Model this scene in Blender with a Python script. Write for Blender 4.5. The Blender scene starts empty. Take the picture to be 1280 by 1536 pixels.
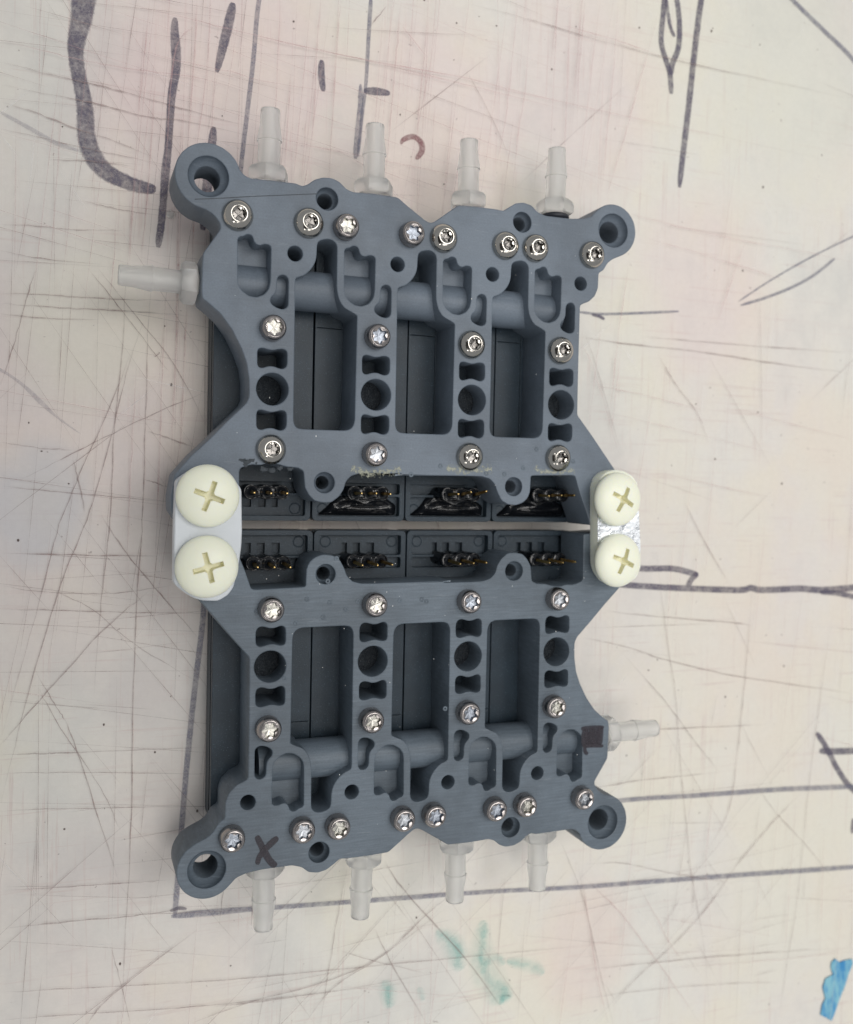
import bpy, bmesh, math, random
import numpy as np
from mathutils import Vector, Matrix, Euler, noise
from mathutils.geometry import tessellate_polygon
random.seed(7)
S = bpy.context.scene
PI = math.pi
# ---------------------------------------------------------------- camera, world, lamps, exposure (1 unit = 1 cm)
CAM_LOC = Vector((-5.2035, 0.5865, 14.0264))
CAM_ROT = Euler((-0.040315, -0.357753, 0.022864), 'XYZ')
FPX = 1431.9
cd = bpy.data.cameras.new('camera'); cam = bpy.data.objects.new('camera', cd); S.collection.objects.link(cam)
cam.location = CAM_LOC; cam.rotation_euler = CAM_ROT
cd.sensor_fit = 'HORIZONTAL'; cd.sensor_width = 36; cd.lens = FPX/1280*36
cd.clip_start = 0.05; cd.clip_end = 1000
cd.dof.use_dof = True; cd.dof.focus_distance = 14.3; cd.dof.aperture_fstop = 0.26
S.camera = cam
W = bpy.data.worlds.new('World'); S.world = W; W.use_nodes = True
W.node_tree.nodes['Background'].inputs[0].default_value = (0.93, 0.96, 1.0, 1)
W.node_tree.nodes['Background'].inputs[1].default_value = 0.36
def lamp(name, loc, size, power, target=(0, 0, 0), col=(1, 1, 1)):
    l = bpy.data.lights.new(name, 'AREA'); l.shape = 'RECTANGLE'; l.size, l.size_y = size
    l.energy = power; l.color = col
    o = bpy.data.objects.new(name, l); S.collection.objects.link(o); o.location = loc
    o.rotation_euler = (Vector(target)-Vector(loc)).to_track_quat('-Z', 'Y').to_euler()
    return o
lamp('ceiling_panel', (-12, 2, 120), (56, 80), 60000, target=(-12, 2, 0), col=(1, .975, .945))
lamp('ceiling_panel', (45, 30, 120), (50, 50), 44000, col=(1, .97, .935))
lamp('ceiling_panel', (25, -85, 120), (80, 30), 22000, col=(1, .975, .94))
lamp('ceiling_lamp', (-50, 65, 110), (10, 10), 3500, col=(1, .98, .95))
lamp('ceiling_lamp', (40, -45, 110), (8, 8), 3000, col=(1, .98, .95))
lamp('ceiling_lamp', (-55, -95, 95), (14, 6), 5000, col=(1, .98, .95))
lamp('ceiling_lamp', (95, 20, 90), (6, 14), 5000, col=(1, .98, .95))
S.view_settings.view_transform = 'Standard'; S.view_settings.look = 'None'
S.view_settings.exposure = 0.0; S.view_settings.gamma = 1
S.cycles.transparent_max_bounces = 48; S.cycles.max_bounces = 10; S.cycles.transmission_bounces = 8
RM = CAM_ROT.to_matrix()
def U(p, z=0.0):
    """photograph pixel -> point on the horizontal plane z"""
    d = RM @ Vector(((p[0]-640)/FPX, -(p[1]-768)/FPX, -1)); t = (z-CAM_LOC.z)/d.z
    q = CAM_LOC + d*t
    return Vector((q.x, q.y))
def ZM(x0, y0, s):
    return lambda pts, z=0.0: [U((x0+a/s, y0+b/s), z) for a, b in pts]
TABLE = -1.5
# ---------------------------------------------------------------- node helpers
class NT:
    def __init__(s, name):
        s.m = bpy.data.materials.new(name); s.m.use_nodes = True; s.t = s.m.node_tree
        s.b = s.t.nodes['Principled BSDF']; s.out = s.t.nodes['Material Output']
        s.tc = s.t.nodes.new('ShaderNodeTexCoord')
    def n(s, typ, **k):
        nd = s.t.nodes.new(typ)
        for a, v in k.items(): setattr(nd, a, v)
        return nd
    def L(s, a, b): s.t.links.new(a, b)
    def mapping(s, scale=(1, 1, 1), rot=0, loc=(0, 0, 0), src='Object'):
        mp = s.n('ShaderNodeMapping'); mp.inputs['Scale'].default_value = scale
        mp.inputs['Rotation'].default_value = (0, 0, rot); mp.inputs['Location'].default_value = loc
        s.L(s.tc.outputs[src], mp.inputs[0]); return mp.outputs[0]
    def noise(s, scale, detail=4, rough=.55, vec=None, dist=0):
        nd = s.n('ShaderNodeTexNoise'); nd.inputs['Scale'].default_value = scale
        nd.inputs['Detail'].default_value = detail; nd.inputs['Roughness'].default_value = rough
        nd.inputs['Distortion'].default_value = dist
        s.L(vec if vec else s.mapping(), nd.inputs['Vector']); return nd.outputs['Fac']
    def ramp(s, fac, stops):
        r = s.n('ShaderNodeValToRGB'); s.L(fac, r.inputs[0]); e = r.color_ramp.elements
        while len(e) < len(stops): e.new(.5)
        for i, (p, c) in enumerate(stops):
            e[i].position = p; e[i].color = c if len(c) == 4 else (*c, 1)
        return r.outputs[0]
    def mix(s, fac, a, b, mode='MIX'):
        m = s.n('ShaderNodeMix', data_type='RGBA', blend_type=mode)
        for sock, v in ((m.inputs[0], fac), (m.inputs[6], a), (m.inputs[7], b)):
            if isinstance(v, (int, float)): sock.default_value = v
            elif isinstance(v, tuple): sock.default_value = v if len(v) == 4 else (*v, 1)
            else: s.L(v, sock)
        return m.outputs[2]
    def math(s, op, a, b=None, clamp=False):
        m = s.n('ShaderNodeMath', operation=op, use_clamp=clamp)
        for sock, v in ((m.inputs[0], a), (m.inputs[1], b)):
            if v is None: continue
            if isinstance(v, (int, float)): sock.default_value = v
            else: s.L(v, sock)
        return m.outputs[0]
    def bump(s, h, strength=.3, dist=.01, prev=None):
        b = s.n('ShaderNodeBump'); b.inputs['Strength'].default_value = strength
        b.inputs['Distance'].default_value = dist; s.L(h, b.inputs['Height'])
        if prev: s.L(prev, b.inputs['Normal'])
        return b.outputs[0]
    def set(s, **k):
        for a, v in k.items():
            sock = s.b.inputs[a.replace('_', ' ')]
            if isinstance(v, (int, float)): sock.default_value = v
            elif isinstance(v, tuple): sock.default_value = v if len(v) == len(sock.default_value) else (*v, 1)
            else: s.L(v, sock)
        return s.m
def resin(name, c1, c2, stri):
    t = NT(name)
    a = t.noise(1.1, 5, .6); f = t.noise(38, 3, .6)
    st = t.noise(1, 3, .6, vec=t.mapping((2.2, 34, 4), rot=-.22))
    col = t.mix(t.math('MULTIPLY', a, 1.0), c1, c2)
    col = t.mix(.35, col, t.ramp(f, [(.3, (.72, .72, .72)), (.7, (1.2, 1.2, 1.2))]), 'MULTIPLY')
    col = t.mix(stri, col, t.ramp(st, [(.35, (.8, .8, .8)), (.65, (1.22, 1.22, 1.22))]), 'MULTIPLY')
    wear = t.noise(1.3, 5, .7, vec=t.mapping((1.2, 16, 3), rot=-.3, loc=(4, 1, 0)))
    col = t.mix(t.math('MULTIPLY', t.ramp(wear, [(.60, (0, 0, 0)), (.72, (1, 1, 1))]), .30+stri*.25), col, (.27, .30, .33))
    smudge = t.ramp(t.noise(.8, 4, .6, vec=t.mapping((1, 1, 1), loc=(9, 4, 2))), [(.42, (.84,)*3), (.6, (1.08,)*3)])
    col = t.mix(1, col, smudge, 'MULTIPLY')
    n1 = t.bump(f, .25, .006); n2 = t.bump(st, .35*stri+.03, .01, n1)
    return t.set(Base_Color=col, Roughness=t.ramp(a, [(.3, (.42,)*3), (.7, (.56,)*3)]), Normal=n2, Specular_IOR_Level=.42)
M_resin = resin('grey_resin', (.120, .150, .186), (.146, .177, .216), .12)
M_resin_b = resin('grey_resin_brushed', (.098, .126, .155), (.123, .153, .184), .5)
def mk_black(name, c, rough, spk=.0):
    t = NT(name); f = t.noise(60, 2, .6); g = t.noise(2.2, 4)
    col = t.mix(t.ramp(t.noise(46, 1), [(.66, (0, 0, 0)), (.74, (1, 1, 1))]), c, tuple(v*2.4+spk for v in c))
    col = t.mix(.5, col, t.ramp(g, [(.3, (.65,)*3), (.7, (1.35,)*3)]), 'MULTIPLY')
    return t.set(Base_Color=col, Roughness=rough, Specular_IOR_Level=.25, Normal=t.bump(f, .5, .008))
M_black = mk_black('black_valve_plastic', (.021, .034, .047), .34, .01)
M_floor = mk_black('grey_valve_floor', (.032, .046, .060), .38, .01)
M_pot = NT('glossy_black_potting'); M_pot = M_pot.set(Base_Color=(.006, .007, .009), Roughness=.12, Normal=M_pot.bump(M_pot.noise(7, 2), .5, .02))
M_tar = NT('rough_black_adhesive'); M_tar = M_tar.set(Base_Color=(.045, .053, .062), Roughness=.22, Normal=M_tar.bump(M_tar.noise(24, 3, .6), 1, .10))
M_gold = NT('gold_pin'); M_gold = M_gold.set(Base_Color=(.62, .43, .17), Metallic=1, Roughness=.28)
M_ring = NT('black_rubber'); M_ring = M_ring.set(Base_Color=(.02, .022, .03), Roughness=.5)
def steel(name, c, r):
    t = NT(name); f = t.noise(7, 4, .7)
    return t.set(Base_Color=t.mix(f, c, tuple(v*.72 for v in c)), Metallic=1, Roughness=t.ramp(f, [(.3, (r*.6,)*3), (.7, (r*1.5,)*3)]),
                 Normal=t.bump(t.noise(30, 3), .12, .006))
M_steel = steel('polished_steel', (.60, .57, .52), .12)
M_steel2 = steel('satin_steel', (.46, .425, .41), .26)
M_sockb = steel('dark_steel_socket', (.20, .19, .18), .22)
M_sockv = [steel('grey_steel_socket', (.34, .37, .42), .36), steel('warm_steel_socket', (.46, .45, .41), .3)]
M_sock = steel('bright_steel_socket', (.43, .45, .48), .34)
t = NT('cream_nylon'); nz = t.noise(1.6, 4)
M_nyl = t.set(Base_Color=t.mix(nz, (.84, .86, .70), (.89, .90, .77)), Roughness=.42, Subsurface_Weight=.35, Subsurface_Radius=(1, .9, .6), Subsurface_Scale=.12,
              Normal=t.bump(t.noise(14, 3), .06, .01))
t = NT('cream_nylon_recess')
M_nyl2 = t.set(Base_Color=(.82, .80, .58), Roughness=.5, Subsurface_Weight=.25, Subsurface_Radius=(1, .9, .6), Subsurface_Scale=.08)
t = NT('white_translucent_spacer')
M_spc = t.set(Base_Color=t.mix(t.noise(2.5, 4), (.52, .56, .60), (.66, .69, .72)), Roughness=.33, Subsurface_Weight=.4, Subsurface_Radius=(1, 1, 1), Subsurface_Scale=.1,
              Normal=t.bump(t.noise(3, 4, vec=t.mapping((2, 12, 2), rot=.5)), .25, .01))
t = NT('brushed_aluminium')
M_alu = t.set(Base_Color=(.80, .83, .86), Metallic=1, Roughness=t.ramp(t.noise(5, 4), [(.3, (.14,)*3), (.7, (.42,)*3)]), Normal=t.bump(t.noise(6, 5, .7), .5, .02))
t = NT('milky_barb_plastic')
M_fit = t.set(Base_Color=(.95, .95, .935), Roughness=.33, Transmission_Weight=.80, IOR=1.34, Normal=t.bump(t.noise(5, 3), .12, .02))
# resin through-wall material etc done; board material
t = NT('scratched_white_board')
big = t.noise(.16, 3, .5); mid = t.noise(.55, 4, .6, vec=t.mapping((1, 1, 1), loc=(3, 7, 0)))
col = t.mix(t.ramp(big, [(.38, (0, 0, 0)), (.62, (1, 1, 1))]), (.690, .668, .614), (.692, .633, .594))
cloud = t.ramp(t.noise(.28, 5, .65, vec=t.mapping((1, .7, 1), loc=(12, 3, 0))), [(.40, (.90, .91, .93)), (.50, (1,)*3), (.62, (1.03, 1.02, .96))])
col = t.mix(1, col, cloud, 'MULTIPLY')
col = t.mix(t.math('MULTIPLY', t.ramp(mid, [(.45, (0, 0, 0)), (.75, (1, 1, 1))]), .55), col, (.69, .685, .64))
for (sc, rot, amt, lo) in (((5.5, .16, 1), .035, .50, .60), ((7.5, .11, 1), .12, .45, .63), ((.12, 4.5, 1), -.16, .45, .61), ((.10, 6, 1), .03, .4, .63), ((.14, 5, 1), .75, .35, .65), ((.14, 5, 1), -.95, .35, .66)):
    s_ = t.noise(2.4, 3, .65, vec=t.mapping(sc, rot=rot))
    m_ = t.ramp(s_, [(lo, (0, 0, 0)), (lo+.05, (1, 1, 1)), (lo+.10, (.15,)*3)])
    br = t.ramp(t.noise(.9, 3, vec=t.mapping((1, 1, 1), rot=rot, loc=(rot*9, 2, 0))), [(.42, (0, 0, 0)), (.62, (1, 1, 1))])
    col = t.mix(t.math('MULTIPLY', t.math('MULTIPLY', m_, br), amt), col, (.56, .45, .42))
wob = t.noise(.9, 4, .6)
for (px_, py_, rad, c_, am) in ((330, 130, 2.6, (.74, .52, .53), .36), (640, 190, 2.2, (.74, .54, .55), .30), (880, 130, 2.0, (.72, .55, .55), .26), (1060, 420, 1.9, (.72, .54, .53), .26), (880, 1420, 1.3, (.72, .54, .48), .30), (90, 680, 3.2, (.66, .55, .54), .3), (1190, 110, 2.6, (.66, .66, .56), .4), (60, 760, 1.0, (.50, .52, .56), .5), (130, 480, 1.4, (.66, .66, .54), .4), (1180, 1330, 2.4, (.70, .68, .58), .4)):  # local stain tints; the small bluish grey one is a reflection painted into the board
    q_ = U((px_, py_), TABLE); g_ = t.n('ShaderNodeTexGradient', gradient_type='SPHERICAL')
    mp_ = t.n('ShaderNodeMapping', vector_type='TEXTURE'); t.L(t.tc.outputs['Object'], mp_.inputs[0])
    mp_.inputs['Location'].default_value = (q_.x, q_.y, TABLE); mp_.inputs['Scale'].default_value = (rad, rad*1.2, rad); t.L(mp_.outputs[0], g_.inputs[0])
    k_ = t.math('MULTIPLY', t.ramp(t.math('ADD', g_.outputs['Fac'], t.math('MULTIPLY', t.math('SUBTRACT', wob, .5), .6)), [(.02, (0, 0, 0)), (.5, (1, 1, 1))]), am)
    k_ = t.math('MULTIPLY', k_, t.ramp(g_.outputs['Fac'], [(0, (0, 0, 0)), (.2, (1, 1, 1))]))
    col = t.mix(k_, col, c_)
grain = t.noise(13, 4, .7)
col = t.mix(.18, col, t.ramp(grain, [(.3, (.82,)*3), (.7, (1.12,)*3)]), 'MULTIPLY')
speck = t.ramp(t.noise(9, 2, .5, vec=t.mapping((1, 1, 1), loc=(5, 1, 0))), [(.755, (0, 0, 0)), (.775, (1, 1, 1))])
col = t.mix(t.math('MULTIPLY', speck, .55), col, (.22, .18, .17))
M_board = t.set(Base_Color=col, Roughness=t.ramp(mid, [(.3, (.42,)*3), (.7, (.55,)*3)]), Specular_IOR_Level=.35,
                Normal=t.bump(grain, .12, .01))
def ink(name, c, c2, alpha, nscale=5.0, cut=(.30, .62), edge=.75, soft=.2):
    t = NT(name)
    uv = t.n('ShaderNodeSeparateXYZ'); t.L(t.tc.outputs['UV'], uv.inputs[0])
    d = t.math('ABSOLUTE', t.math('SUBTRACT', uv.outputs[0], .5))
    nn = t.noise(nscale, 4, .7); n3 = t.noise(nscale*5, 3, .7)
    d = t.math('ADD', t.math('MULTIPLY', d, 2), t.math('MULTIPLY', t.math('SUBTRACT', n3, .5), .5))
    e = t.ramp(d, [(edge, (1, 1, 1)), (min(1, edge+soft), (0, 0, 0))])
    a = t.math('MULTIPLY', e, t.ramp(nn, [(cut[0], (.45,)*3), (cut[1], (1, 1, 1))]))
    a = t.math('MULTIPLY', a, t.ramp(n3, [(.3, (.55,)*3), (.6, (1, 1, 1))]))
    a = t.math('MULTIPLY', a, uv.outputs[1])
    return t.set(Base_Color=t.mix(nn, c, c2), Roughness=.5, Alpha=t.math('MULTIPLY', a, alpha))
M_ink = ink('worn_purple_marker', (.085, .075, .125), (.13, .115, .165), .86)
M_ink2 = ink('faint_grey_marker', (.17, .17, .24), (.22, .22, .28), .72)
M_inkf = ink('very_faint_grey_marker', (.35, .33, .38), (.4, .38, .42), .4)
M_inkr = ink('dark_red_marker', (.22, .07, .09), (.30, .12, .13), .8)
M_inkt = ink('teal_stain', (.25, .56, .53), (.34, .63, .58), .42, 2.2, (.44, .60), .0, .9)
M_inkx = ink('fresh_dark_marker', (.012, .010, .018), (.026, .018, .028), .93, 5, (.1, .3), .8)
M_scr = ink('dark_scratch', (.22, .15, .14), (.32, .22, .205), .74, 2.0, (.35, .65), .8)
M_scp = ink('pink_scratch', (.46, .27, .27), (.52, .34, .33), .6, 1.5, (.35, .65), .8)
M_scw = ink('light_scratch', (.8, .8, .8), (.8, .8, .8), .6, 3.0, (.4, .6), .7)
M_groove = ink('fine_groove', (.03, .04, .05), (.05, .06, .07), .8, 3.0, (.2, .5), .8)
M_scuff = ink('yellow_white_scuff', (.62, .62, .42), (.5, .5, .42), .95, 12, (.50, .56), .25)
t = NT('yellow_white_dust'); sep = t.n('ShaderNodeSeparateXYZ'); t.L(t.tc.outputs['UV'], sep.inputs[0])
e1 = t.math('SUBTRACT', 1, t.math('ABSOLUTE', t.math('SUBTRACT', t.math('MULTIPLY', sep.outputs[0], 2), 1)))
nn = t.ramp(t.math('ADD', t.noise(16, 4, .75), t.math('MULTIPLY', e1, .16)), [(.58, (0, 0, 0)), (.70, (1, 1, 1))])
M_scuff = t.set(Base_Color=(.50, .51, .40), Roughness=.7, Alpha=t.math('MULTIPLY', nn, .6))
M_white = NT('white_debris').set(Base_Color=(.82, .82, .80), Roughness=.5)
t = NT('blue_tape'); M_blue = t.set(Base_Color=t.mix(t.ramp(t.noise(1.2, 5, .7, vec=t.mapping((4, 1, 1), rot=-.35)), [(.42, (0, 0, 0)), (.58, (1, 1, 1))]), (.04, .24, .50), (.22, .48, .58)), Roughness=.55, Normal=t.bump(t.noise(8, 3), .4, .02))
M_phone = NT('dark_phone_glass').set(Base_Color=(.02, .02, .022), Roughness=.2)
# ---------------------------------------------------------------- mesh helpers
def link(name, me, mat, parent=None, loc=None, rot=None):
    o = bpy.data.objects.new(name, me); S.collection.objects.link(o)
    if mat is not None and not me.materials: me.materials.append(mat)
    if parent: o.parent = parent
    if loc is not None: o.location = loc
    if rot is not None: o.rotation_euler = rot
    return o
def from_bm(bm, name, sharp=38):
    bmesh.ops.recalc_face_normals(bm, faces=bm.faces)
    for f in bm.faces: f.smooth = True
    for e in bm.edges:
        if len(e.link_faces) == 2 and (e.calc_face_angle(0) > math.radians(sharp) or (abs(e.link_faces[0].normal.z) > .9995) != (abs(e.link_faces[1].normal.z) > .9995)): e.smooth = False
    me = bpy.data.meshes.new(name); bm.to_mesh(me); bm.free(); return me
def rnd(pts, r, steps=4):
    """round the corners of a closed polygon"""
    out = []; n = len(pts)
    for i in range(n):
        a, b, c = Vector(pts[i-1]), Vector(pts[i]), Vector(pts[(i+1) % n])
        la, lc = (a-b).length, (c-b).length
        if la < 1e-6 or lc < 1e-6: continue
        ra, rc = min(r, la*.5), min(r, lc*.5)
        p, q = b+(a-b)*ra/la, b+(c-b)*rc/lc
        for k in range(steps+1):
            s = k/steps; out.append(p*(1-s)**2+b*2*s*(1-s)+q*s*s)
    res = []
    for p in out:
        if not res or (p-res[-1]).length > 1e-3: res.append(p)
    if (res[0]-res[-1]).length < 1e-3: res.pop()
    return res
def area(p): return .5*sum(p[i-1].x*p[i].y-p[i].x*p[i-1].y for i in range(len(p)))
def circ(c, r, n=40, a0=0, a1=2*PI):
    return [Vector((c[0]+r*math.cos(a0+(a1-a0)*i/n), c[1]+r*math.sin(a0+(a1-a0)*i/n))) for i in range(n)]
def inset(p, d):
    """offset loop into the material: CCW loops shrink, CW loops grow"""
    n = len(p); out = []
    for i in range(n):
        e1 = (p[i]-p[i-1]); e2 = (p[(i+1) % n]-p[i])
        n1 = Vector((-e1.y, e1.x)).normalized(); n2 = Vector((-e2.y, e2.x)).normalized()
        m = n1+n2
        if m.length < .3: m = n1
        m.normalize(); k = 1/max(.6, m.dot(n1)); out.append(p[i]+m*d*k)
    return out
def solid(bm, outer, holes, z0, z1, bev=.012):
    loops = []
    for k, l in enumerate([outer]+holes):
        l = [Vector(v).to_2d() for v in l]; a = area(l)
        if (a < 0) == (k == 0): l = l[::-1]
        loops.append(l)
    if bev: tops = [inset(l, bev) for l in loops]; mids = [inset(l, bev*.3) for l in loops]
    else: tops = loops
    def ring(ls, z): return [[bm.verts.new((v.x, v.y, z)) for v in l] for l in ls]
    vt = ring(tops, z1); rows = [vt]
    if bev: rows += [ring(mids, z1-bev*.3), ring(loops, z1-bev)]
    vb = ring(loops, z0); rows.append(vb)
    for r0, r1 in zip(rows, rows[1:]):
        for a, b in zip(r0, r1):
            for i in range(len(a)):
                bm.faces.new((a[i-1], a[i], b[i], b[i-1]))
    for vs, pl in ((vt, tops), (vb, loops)):
        flat = [v for l in vs for v in l]
        for tri in tessellate_polygon([[Vector((v.x, v.y, 0)) for v in l] for l in pl]):
            try: bm.faces.new([flat[i] for i in tri])
            except ValueError: pass
def box(bm, x0, x1, y0, y1, z0, z1, bev=0.0, seg=1):
    r = bmesh.ops.create_cube(bm, size=1, matrix=Matrix.Translation(((x0+x1)/2, (y0+y1)/2, (z0+z1)/2)) @ Matrix.Diagonal((x1-x0, y1-y0, z1-z0, 1)))
    if bev:
        es = list({e for v in r['verts'] for e in v.link_edges})
        bmesh.ops.bevel(bm, geom=es, offset=bev, segments=seg, affect='EDGES', profile=.6)
def lathe(bm, prof, n=40, mat=Matrix(), close=False):
    rings = []
    for (r, z) in prof:
        rings.append([bm.verts.new(mat @ Vector((r*math.cos(2*PI*i/n), r*math.sin(2*PI*i/n), z))) for i in range(n)])
    for a, b in zip(rings, rings[1:]):
        for i in range(n): bm.faces.new((a[i-1], a[i], b[i], b[i-1]))
    if close:
        bm.faces.new(rings[0]); bm.faces.new(rings[-1])
    return rings
def cr(pts, sub=6):
    """Catmull-Rom through 2-D points with optional width"""
    P = [np.array(p, float) for p in pts]; P = [2*P[0]-P[1]]+P+[2*P[-1]-P[-2]]; out = []
    for i in range(1, len(P)-2):
        for k in range(sub):
            t = k/sub; a, b, c, d = P[i-1:i+3]
            out.append(.5*((2*b)+(-a+c)*t+(2*a-5*b+4*c-d)*t*t+(-a+3*b-3*c+d)*t**3))
    out.append(P[-2]); return out
def ribbon(bm, pts, z, fade=0.0, round_end=False):
    """pts: (x, y, width) world; flat strip, uv.x across, uv.y strength"""
    uvl = bm.loops.layers.uv.verify(); n = len(pts); L = []; R = []
    for i, p in enumerate(pts):
        a = pts[max(0, i-1)]; b = pts[min(n-1, i+1)]
        d = Vector((b[0]-a[0], b[1]-a[1])); d = d.normalized() if d.length > 1e-9 else Vector((1, 0)); w = p[2]/2
        if round_end:
            s = min(i, n-1-i)
            w *= (1, 1, 1)[0] if s > 1 else (.55 if s == 0 else .88)
        L.append(bm.verts.new((p[0]-d.y*w, p[1]+d.x*w, z))); R.append(bm.verts.new((p[0]+d.y*w, p[1]-d.x*w, z)))
    for i in range(n-1):
        f = bm.faces.new((L[i], R[i], R[i+1], L[i+1]))
        va = [1, 1, 1, 1]
        if fade:
            g = lambda k: min(1, k/(n*fade), (n-1-k)/(n*fade)) if n*fade > 0 else 1
            va = [g(i), g(i), g(i+1), g(i+1)]
        for lp, uu, vv in zip(f.loops, (0, 1, 1, 0), va): lp[uvl].uv = (uu, vv)
# ---------------------------------------------------------------- the board
bm = bmesh.new(); bmesh.ops.create_grid(bm, x_segments=2, y_segments=2, size=60, matrix=Matrix.Translation((2, 0, TABLE)))
board = link('work_surface', from_bm(bm, 'work_surface'), M_board); board['kind'] = 'structure'
zc = [TABLE+.002]
def stroke(pts, mat, w=None, sub=6, name='marker_line'):
    zc[0] += .0006
    W_ = []
    for p in pts:
        q = U(p[:2], TABLE); wp = p[2] if len(p) > 2 else w
        q2 = U((p[0]+wp, p[1]), TABLE); W_.append((q.x, q.y, (q2-q).length))
    bm = bmesh.new(); ribbon(bm, [tuple(v) for v in cr(W_, sub)], zc[0], 0, True)
    o = link(name, from_bm(bm, name), mat, board); return o
stroke([(128, -20, 44), (125, 0, 41), (122, 28, 36), (115, 58, 30), (114, 85, 27), (118, 112, 26), (124, 140, 27), (128, 170, 29), (130, 205, 31), (140, 235, 33), (160, 258, 30), (190, 273, 26), (215, 281, 22), (234, 284, 16)], M_ink)
stroke([(263, 26, 9), (262, 45, 14), (264, 75, 17), (264, 105, 15), (258, 140, 14), (255, 180, 13), (252, 225, 13), (248, 260, 15), (245, 300, 13), (242, 335, 13), (237, 371, 12)], M_ink)
stroke([(350, 4, 13), (343, 35, 16), (334, 72, 15), (325, 108, 10)], M_ink)
stroke([(321, 190, 10), (318, 215, 15), (313, 260, 17), (309, 300, 17), (304, 345, 14)], M_ink)
stroke([(392, -20), (386, 20), (380, 90), (372, 160), (366, 210), (360, 265), (356, 300)], M_ink2, 8)
stroke([(483, 90, 9), (482, 110, 12), (485, 137, 10)], M_ink)
stroke([(557, -10, 7), (553, 55, 7), (549, 125, 6), (543, 175, 6), (537, 235, 6)], M_ink2)
stroke([(541, 126, 6), (541, 160, 10), (537, 200, 11), (533, 238, 9)], M_ink2)
stroke([(546, 136, 10), (566, 137, 13), (585, 140, 9)], M_ink)
stroke([(601, 216, 4), (606, 209, 8), (620, 205, 9), (631, 213, 10), (633, 226, 10), (624, 239, 7)], M_inkr)
stroke([(999, -20), (995, 20), (992, 62), (999, 90), (1005, 110), (1007, 141)], M_ink, 9)
stroke([(1013, -20), (1019, 30), (1018, 70), (1009, 95), (1006, 112)], M_ink, 9)
stroke([(998, -10), (1003, 25), (1006, 42), (1012, 55)], M_ink, 6)
stroke([(1055, -20, 10), (1049, 20, 10), (1040, 95, 10), (1032, 170, 10), (1026, 220, 10), (1019, 281, 9)], M_ink)
stroke([(1170, -20), (1193, 4), (1235, 45), (1275, 84), (1310, 130)], M_ink2, 7)
stroke([(868, 468), (900, 471), (950, 470), (1018, 467)], M_ink2, 4)
stroke([(888, 472), (898, 474), (907, 479)], M_ink, 5)
stroke([(1111, 458), (1150, 446), (1190, 430), (1222, 412), (1252, 388)], M_ink2, 4)
stroke([(1108, 452), (1160, 418), (1222, 383), (1300, 345)], M_ink2, 2.5)
stroke([(935, 849), (965, 853), (1010, 853), (1047, 862)], M_ink, 9)
stroke([(1047, 860), (1038, 868), (1031, 880)], M_ink, 9)
stroke([(900, 874), (960, 879), (1040, 883), (1110, 885), (1126, 882), (1145, 885), (1200, 883), (1235, 885), (1300, 880)], M_ink, 9)
stroke([(1230, 888), (1255, 890), (1300, 899)], M_ink, 7)
stroke([(1225, 1099), (1240, 1122), (1256, 1153), (1275, 1180), (1300, 1200)], M_ink, 8)
stroke([(1229, 1126), (1255, 1127), (1300, 1125)], M_ink, 9)
stroke([(1280, 1228), (1278, 1250)], M_ink, 6)
stroke([(900, 1204), (960, 1198), (1030, 1194), (1100, 1189), (1170, 1184), (1300, 1179)], M_ink2, 7)
stroke([(257, 1374, 10), (310, 1369, 12), (380, 1363, 9), (480, 1356, 8), (600, 1347, 8), (740, 1337, 7), (860, 1331, 7), (980, 1322, 7), (1100, 1313, 7), (1300, 1299, 7)], M_ink2)
stroke([(308, 870), (304, 930), (296, 1000), (288, 1070), (281, 1140), (274, 1220), (269, 1290), (262, 1376)], M_ink2, 10)
stroke([(255, 1366, 5), (268, 1362, 7), (280, 1363, 5)], M_ink)
stroke([(-10, 550, 8), (10, 560, 5), (35, 578, 6), (60, 602, 9), (85, 625, 4), (120, 650, 2)], M_inkf, 6)
stroke([(0, 168, 6), (40, 190, 8), (85, 215, 8), (125, 228, 4)], M_inkf, 6)
for pts in ([(662, 1398), (680, 1412), (690, 1432), (682, 1450)], [(729, 1384), (724, 1410), (722, 1440), (732, 1470), (755, 1488), (752, 1500)], [(725, 1445), (745, 1436), (756, 1446)], [(584, 1478), (582, 1506)], [(745, 1470), (765, 1490), (748, 1504)], [(628, 1480), (634, 1500)]):
    stroke([(x, y, 16) for x, y in pts], M_inkt, name='teal_smear')
for pts in ([(655, 1395, 20), (680, 1420, 46), (690, 1455, 30)], [(725, 1380, 24), (722, 1430, 50), (740, 1475, 60), (752, 1505, 34)], [(575, 1470, 20), (582, 1490, 34), (584, 1512, 20)], [(760, 1440, 20), (800, 1450, 24), (815, 1460, 16)]):
    stroke(pts, M_inkt, name='teal_smear')
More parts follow.
